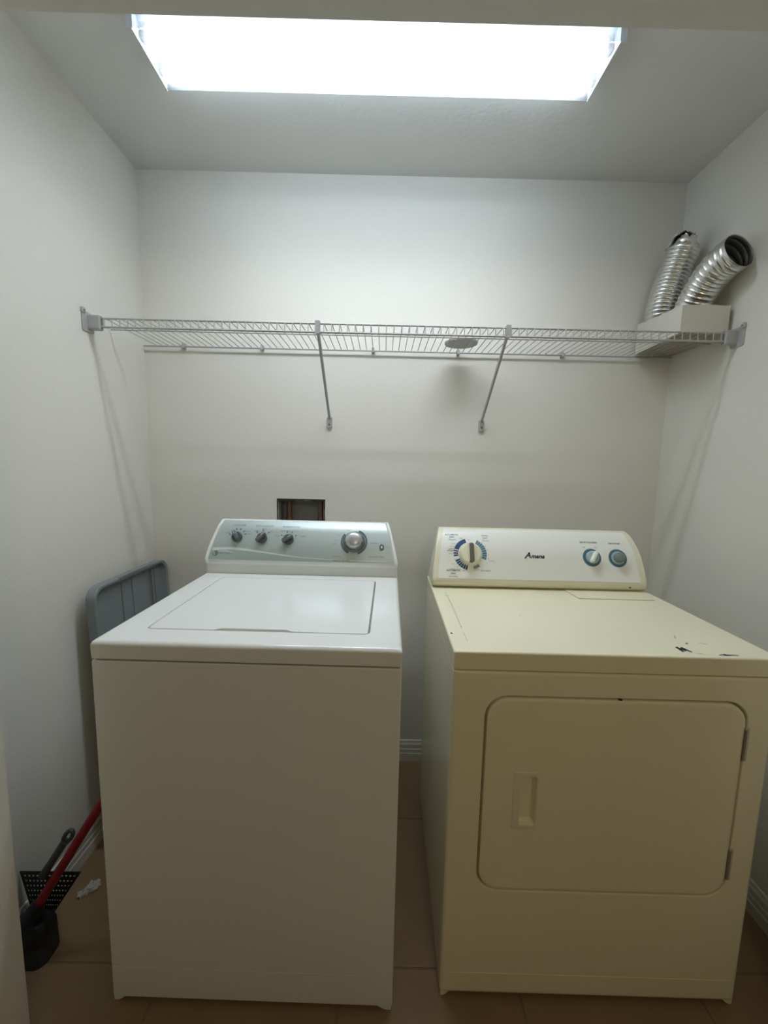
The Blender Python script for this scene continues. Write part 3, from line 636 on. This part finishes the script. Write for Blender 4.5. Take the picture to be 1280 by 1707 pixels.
# slanted braces with wall feet
for bx in (-0.213, 0.408):
    X = bx-XL
    top = Vector((X, SY-0.002, -0.020)); bot = Vector((X, -0.006, -0.272)); dv = (bot-top)
    bm = BM(); ns = 10; rows = []
    Pn, Tn, Nn = frames([top+dv*(i/ns) for i in range(ns+1)])
    side = Vector((1, 0, 0)); up_ = dv.normalized().cross(side)
    for i, p in enumerate(Pn):
        wd = 0.0055 if i < ns else 0.006; th = 0.003
        rows.append([p-side*wd-up_*th, p+side*wd-up_*th, p+side*wd*0.6+up_*th, p-side*wd*0.6+up_*th])
    ring_rows(bm, rows, True, True, True); br = obj('brace', bm, BRKT, SH, 30)
    # hook over the front rods
    bm = BM(); loft(bm, [(X-0.008, X+0.008, -0.032, 0.008, 0.003, SY-0.009), (X-0.008, X+0.008, -0.032, 0.008, 0.003, SY+0.006)], XZ); obj('hook', bm, BRKT, br, 30)
    bm = BM(); loft(bm, [(X-0.011, X+0.011, -0.310, -0.262, 0.006, 0.0), (X-0.011, X+0.011, -0.310, -0.262, 0.006, -0.006), (X-0.0085, X+0.0085, -0.306, -0.266, 0.005, -0.009)], XZ); obj('wall_foot', bm, BRKT, br, 40)
    bm = BM(); lathe(bm, [(0.0042, 0.0085), (0.0042, 0.0105), (0.002, 0.0115)], 12, lambda A, B, Z: (X+A, -Z, -0.293+B)); obj('screw', bm, SCREW, br)
for cx in (-0.795, -0.483, -0.040, 0.717, 0.30):
    X = cx-XL
    bm = BM(); loft(bm, [(X-0.006, X+0.006, -0.012, 0.012, 0.004, 0.0), (X-0.006, X+0.006, -0.012, 0.012, 0.004, -0.012), (X-0.004, X+0.004, -0.009, 0.009, 0.003, -0.019)], XZ); obj('wall_clip', bm, WIRE, SH, 40)

# ------------------------------------------------------------------ things on the shelf
bm = BM(); lathe(bm, [(0.052, 0.0), (0.060, 0.002), (0.062, 0.005), (0.062, 0.009), (0.058, 0.011), (0.050, 0.009), (0.004, 0.008)], 40)
o = obj('round_disc', bm, DISC); o.location = (0.294, -0.102, SZ+0.0030); tag(o, 'small flat grey disc lying on the wire shelf near the right brace', 'disc')
# white open carton
CB = [(0.985, -0.290), (1.142, -0.292), (1.150, -0.024), (1.002, -0.020)]
ZB = SZ+0.0032; HT = [0.088, 0.090, 0.112, 0.116]
ct = thing('open_carton', 'low white open box holding two foil ducts at the right end of the shelf', 'box', (1.07, -0.15, ZB))
def wallpanel(i, j, th=0.003):
    p, q = Vector((*CB[i], 0)), Vector((*CB[j], 0)); ctr_ = Vector((1.07, -0.15, 0))
    d = (q-p).normalized(); n_ = Vector((-d.y, d.x, 0))
    if n_.dot(ctr_-p) < 0: n_ = -n_
    bm = BM(); rows = []
    for k in range(9):
        t = k/8; s_ = p.lerp(q, t) - ctr_; hgt = HT[i]*(1-t)+HT[j]*t + (0.002*math.sin(t*PI*1.3+i))
        bow = n_*(-0.002*math.sin(t*PI))
        a_ = s_+bow; b_ = a_+n_*th
        rows.append([a_, b_, b_+Vector((0, 0, hgt)), a_+Vector((0, 0, hgt))])
    ring_rows(bm, rows, True, True, True); return obj('side_panel', bm, CARTON, ct, 30)
for i in range(4): wallpanel(i, (i+1) % 4)
bm = BM(); rows = [[Vector((x-1.07, y+0.15, z)) for x, y in CB] for z in (0.0, 0.003)]; ring_rows(bm, rows, True, True, True); obj('bottom_panel', bm, CARDIN, ct, None)

def duct(name, path, radius, pitch, amp, label, torn=False, ridge=False, neck=None):
    P = spline(path, 40); L = [0]
    for p, q in zip(P, P[1:]): L.append(L[-1]+(q-p).length)
    tot = L[-1]; n = int(tot/pitch*8); pts_ = []; k = 0
    for i in range(n+1):
        s = tot*i/n
        while k < len(L)-2 and L[k+1] < s: k += 1
        pts_.append(P[k].lerp(P[k+1], (s-L[k])/(L[k+1]-L[k])))
    Pn, Tn, Nn = frames(pts_); NS = 40; rows = []
    rng = random.Random(len(name)+len(label))
    for i, (p, t, nn) in enumerate(zip(Pn, Tn, Nn)):
        ph = (tot*i/n)/pitch; f_ = ph % 1.0
        ripple = amp*math.exp(-((f_-0.5)/0.16)**2) if ridge else amp*(abs(math.sin(PI*f_))**0.7)
        rad_ = radius if not neck else radius*(neck[0]+(1-neck[0])*min(1.0, (tot*i/n)/neck[1]))
        row = []
        for j in range(NS):
            th = 2*PI*j/NS
            rr_ = rad_ - amp + ripple + (rng.uniform(-1, 1)*0.0004)
            v = p + (nn*math.cos(th)+t.cross(nn)*math.sin(th))*rr_
            if torn and i > n-14:
                e = (i-(n-14))/14
                v = v + t*(e*0.020*(math.sin(2*th+0.8)*0.8+0.35*math.sin(7*th)+rng.uniform(-.35, .35))) + (p-v)*(e*e*0.30*(0.7+0.5*math.sin(3*th+1.1)))
            row.append(v)
        rows.append(row)
    base = Vector(path[0])
    th_ = thing(name, label, 'duct', base, 0, 'foil ducts in the box on the shelf')
    bm = BM(); ring_rows(bm, [[v-base for v in row] for row in rows], True, True, False)
    o = obj('corrugated_tube', bm, FOIL, th_, 70)
    # inner lining visible in the open end
    bm = BM(); ring_rows(bm, [[p+(v-p)*0.955-base for v in row] for p, row in list(zip(Pn, rows))[n//3:]], True, True, False)
    obj('lining', bm, FOILIN, th_, 70)
    # rim joining the two skins
    last, pl = rows[-1], Pn[-1]
    bm = BM(); ring_rows(bm, [[v-base for v in last], [v+Tn[-1]*0.0015-base for v in last], [pl+(v-pl)*0.955-base for v in last]], True); obj('cut_rim', bm, FOIL, th_, 60)
    return th_
du = duct('flexible_duct', [(1.048, -0.075, SZ+0.010), (1.047, -0.080, 1.86), (1.051, -0.086, 1.940), (1.071, -0.098, 2.040), (1.089, -0.125, 2.140)], 0.056, 0.0135, 0.0040, 'ribbed foil duct with torn crumpled upper end, standing nearest the back wall', True, neck=(0.70, 0.14))
# loose foil flap on the torn end
bm = BM(); rng = random.Random(3); rows = []
for i in range(7):
    t = i/6; base = Vector((-0.016+0.07*t, -0.085, 0.372+0.016*math.sin(t*PI)-0.012*t)); row = []
    for j in range(4): row.append(base + Vector((rng.uniform(-.005, .005), 0.022*j, -0.010*j*j/3+rng.uniform(-.004, .004))))
    rows.append(row)
ring_rows(bm, rows, False); o = obj('torn_flap', bm, FOIL, du, 25)
md = o.modifiers.new('thickness', 'SOLIDIFY'); md.thickness = 0.0008
duct('flexible_duct', [(1.080, -0.178, SZ+0.014), (1.081, -0.182, 1.835), (1.082, -0.198, 1.887), (1.086, -0.245, 1.950), (1.091, -0.300, 1.990), (1.1005, -0.352, 2.006)], 0.0575, 0.0175, 0.0026, 'smooth foil duct with open dark end tilted out against the right wall', ridge=True)

# ------------------------------------------------------------------ outlet box in the back wall
ob = thing('laundry_outlet_box', 'recessed grey hookup box with copper pipes in the back wall above the washing machine', 'outlet box', ((RX0+RX1)/2, 0, RZ0))
hw = (RX1-RX0)/2; hh = RZ1-RZ0
bm = BM()
for bx_ in ((-hw+0.001, -hw+0.006, 0.004, 0.095, 0.001, hh-0.001), (hw-0.006, hw-0.001, 0.004, 0.095, 0.001, hh-0.001), (-hw+0.006, hw-0.006, 0.085, 0.095, 0.001, hh-0.001), (-hw+0.006, hw-0.006, 0.004, 0.085, 0.001, 0.006), (-hw+0.006, hw-0.006, 0.004, 0.085, hh-0.006, hh-0.001)): box(bm, *bx_)
obj('shell', bm, BOXM, ob, None)
for px in (-0.060, 0.076):
    bm = BM(); tube(bm, [(px, 0.050, 0.007), (px, 0.050, 0.07), (px, 0.050, hh-0.007)], 0.0105, 14); obj('copper_pipe', bm, COPPER, ob)
    bm = BM(); lathe(bm, [(0.012, 0.06), (0.015, 0.065), (0.015, 0.085), (0.012, 0.09)], 14, lambda X, Y, Z: (X+px, Y+0.05, Z)); obj('valve_collar', bm, COPPER, ob)
# ragged dark cut edge round the opening
def ragged(p0, p1, nrm, w_):
    bm = BM(); rng = random.Random(int(abs(p0[0])*1000)+7); rows = []; n = 22
    for i in range(n+1):
        t = i/n; p = Vector(p0).lerp(Vector(p1), t); d = Vector(nrm)*(w_*(0.75+0.25*math.sin(t*9)+rng.uniform(-.25, .25)))
        rows.append([p+Vector((0, -0.0012, 0)), p+d+Vector((0, -0.0012, 0)), p+d+Vector((0, 0.004, 0)), p+Vector((0, 0.004, 0))])
    ring_rows(bm, rows, True, True, True); return obj('torn_edge', bm, TORN, ob, None)
ragged((-hw-0.001, 0, hh+0.001), (hw+0.001, 0, hh+0.001), (0, 0, -1), 0.0085)
ragged((-hw-0.001, 0, 0.02), (-hw-0.001, 0, hh), (1, 0, 0), 0.0035)
ragged((hw+0.001, 0, 0.02), (hw+0.001, 0, hh), (-1, 0, 0), 0.004)

# ------------------------------------------------------------------ grey plastic lid behind the washer
PL = thing('tote_lid', 'grey plastic tote lid with raised rim standing upright between washing machine and left wall', 'tote lid', (-0.862, -0.236, 0), 0)
PL.rotation_euler = (0, rad(-2.6), 0)
pw, ph_ = 0.220, 0.915
bm = BM()
loft(bm, [(-pw, pw, 0, ph_, 0.045, -0.018), (-pw, pw, 0, ph_, 0.045, 0.006), (-pw+0.003, pw-0.003, 0.003, ph_-0.003, 0.043, 0.010), (-pw+0.009, pw-0.009, 0.009, ph_-0.009, 0.039, 0.011), (-pw+0.014, pw-0.014, 0.014, ph_-0.014, 0.036, 0.008),
          (-pw+0.018, pw-0.018, 0.018, ph_-0.018, 0.033, -0.008), (-pw+0.022, pw-0.022, 0.022, ph_-0.022, 0.03, -0.011)], YZ)
pan = obj('panel', bm, GREYP, PL, 40)
for yy, wd in ((-0.055, 0.0015), (0.005, 0.0015), (0.128, 0.006), (0.150, 0.003)):
    bm = BM(); box(bm, -0.012, -0.0075 if wd < 0.004 else -0.003, yy-wd, yy+wd, 0.03, ph_-0.028); obj('rib', bm, GREYP, PL, None)
bm = BM(); loft(bm, [(-0.09, 0.09, ph_-0.004, ph_+0.002, 0.003, -0.010), (-0.09, 0.09, ph_-0.004, ph_+0.002, 0.003, 0.013)], YZ); obj('latch_ledge', bm, GREYP, PL, 40)

# ------------------------------------------------------------------ broom, dustpan, wrapper
BR0 = Vector((-0.884, -0.757, 0.133)); BR1 = Vector((-0.6475, -0.6683, 0.543))
br = thing('broom', 'red-handled broom with dark head leaning beside the washing machine', 'broom', (-0.90, -0.765, 0))
o0 = Vector((-0.90, -0.765, 0))
dvec = (BR1-BR0).normalized()
bm = BM(); tube(bm, [BR0-o0, (BR0+BR1)/2-o0, BR1-o0], 0.0115, 14); obj('handle', bm, RED, br)
bm = BM(); tube(bm, [BR0-dvec*0.02-o0, BR0+dvec*0.012-o0, BR0+dvec*0.03-o0], [0.022, 0.019, 0.014], 14); obj('ferrule', bm, DARKP, br)
bm = BM(); loft(bm, [(-0.044, 0.048, -0.012, 0.052, 0.016, 0.046), (-0.044, 0.050, -0.010, 0.050, 0.018, 0.080), (-0.040, 0.046, -0.006, 0.046, 0.018, 0.098), (-0.022, 0.036, 0.0, 0.036, 0.014, 0.108)], XY); obj('head_block', bm, DARKP, br, 50)
bm = BM(); loft(bm, [(-0.045, 0.053, -0.024, 0.053, 0.026, 0.0), (-0.045, 0.052, -0.022, 0.053, 0.024, 0.012), (-0.043, 0.047, -0.011, 0.051, 0.015, 0.05)], XY); obj('bristles', bm, BRIST, br, 50)
# perforated dustpan standing behind the broom
dp = thing('dustpan', 'black perforated dustpan with grey looped handle standing in the left corner', 'dustpan', (-0.875, -0.665, 0))
o1 = Vector((-0.875, -0.665, 0))
TLc, TRc, BRc, BLc = Vector((-0.955, -0.712, 0.202)), Vector((-0.788, -0.712, 0.204)), Vector((-0.922, -0.690, 0.0)), Vector((-0.942, -0.690, 0.0))
def bil(u, v): return (TLc.lerp(TRc, u)).lerp(BLc.lerp(BRc, u), v) - o1
nyv = Vector((0, 1, 0)); bm = BM(); NU, NV = 13, 11; TH = Vector((0, 0.0025, 0))
def hole_cell(u0, u1, v0, v1):
    sq = [(u0, v0), ((u0+u1)/2, v0), (u1, v0), (u1, (v0+v1)/2), (u1, v1), ((u0+u1)/2, v1), (u0, v1), (u0, (v0+v1)/2)]
    cu_, cv_ = (u0+u1)/2, (v0+v1)/2
    inn = [(cu_+(u-cu_)*(0.62 if k % 2 else 0.47), cv_+(v-cv_)*(0.50 if k % 2 else 0.38)) for k, (u, v) in enumerate(sq)]
    A = [bm.verts.new(bil(*q)) for q in sq]; B = [bm.verts.new(bil(*q)) for q in inn]; Ci = [bm.verts.new(bil(*q)+TH) for q in inn]; E = [bm.verts.new(bil(*q)+TH) for q in sq]
    for k in range(8):
        l = (k+1) % 8
        bm.faces.new((A[k], A[l], B[l], B[k])); bm.faces.new((B[k], B[l], Ci[l], Ci[k])); bm.faces.new((Ci[k], Ci[l], E[l], E[k]))
mg = 0.035
for i in range(NU):
    for j in range(NV):
        u0_, u1_ = mg+(1-2*mg)*i/NU, mg+(1-2*mg)*(i+1)/NU; v0_, v1_ = 0.03+0.94*j/NV, 0.03+0.94*(j+1)/NV
        hole_cell(u0_, u1_, v0_, v1_)
def slabq(u0, u1, v0, v1):
    q = [bil(u0, v0), bil(u1, v0), bil(u1, v1), bil(u0, v1)]
    ring_rows(bm, [q, [p+TH for p in q]], True, True, True)
slabq(0, 1, 0, 0.03); slabq(0, 1, 0.97, 1); slabq(0, mg, 0.03, 0.97); slabq(1-mg, 1, 0.03, 0.97)
bmesh.ops.remove_doubles(bm, verts=bm.verts, dist=1e-6)
obj('perforated_plate', bm, DARKP, dp, None)
H0 = Vector((-0.890, -0.709, 0.196)); H1 = Vector((-0.815, -0.698, 0.316))
hd = (H1-H0).normalized(); hs = hd.cross(Vector((0, 1, 0))).normalized()
loop = [H0-o1+hs*0.004]
loop = [H0-o1-hd*0.01, H0-o1+hd*0.035, H1-o1-hd*0.035]
bm = BM(); tube(bm, loop, [0.011, 0.0095, 0.010], 12)
obj('handle', bm, SLATE, dp, 50)
ctr_ = H1-o1-hd*0.020
ringpts = [ctr_ + hs*(0.009*math.cos(2*PI*k/20)) + hd*(0.019*math.sin(2*PI*k/20)) for k in range(21)]
bm = BM(); tube(bm, ringpts, 0.0055, 10); obj('hanging_loop', bm, SLATE, dp, 60)
# crumpled wrapper
bm = BM(); rng = random.Random(11)
bmesh.ops.create_icosphere(bm, subdivisions=3, radius=1.0)
for v in bm.verts:
    d = v.co.normalized(); k_ = 1+0.35*math.sin(9*d.x+3*d.y)*math.sin(8*d.y-5*d.z)+rng.uniform(-.16, .16)
    v.co = Vector((d.x*0.030*k_, d.y*0.012*k_*(1+0.4*math.sin(5*d.x)), max(-0.0065, d.z*0.010*k_)))
o = obj('plastic_wrapper', bm, WRAP, None, None); o.location = (-0.866, -0.588, 0.0066); o.rotation_euler = (0, 0, rad(52)); tag(o, 'crumpled clear plastic wrapper on the floor beside the washing machine', 'wrapper')
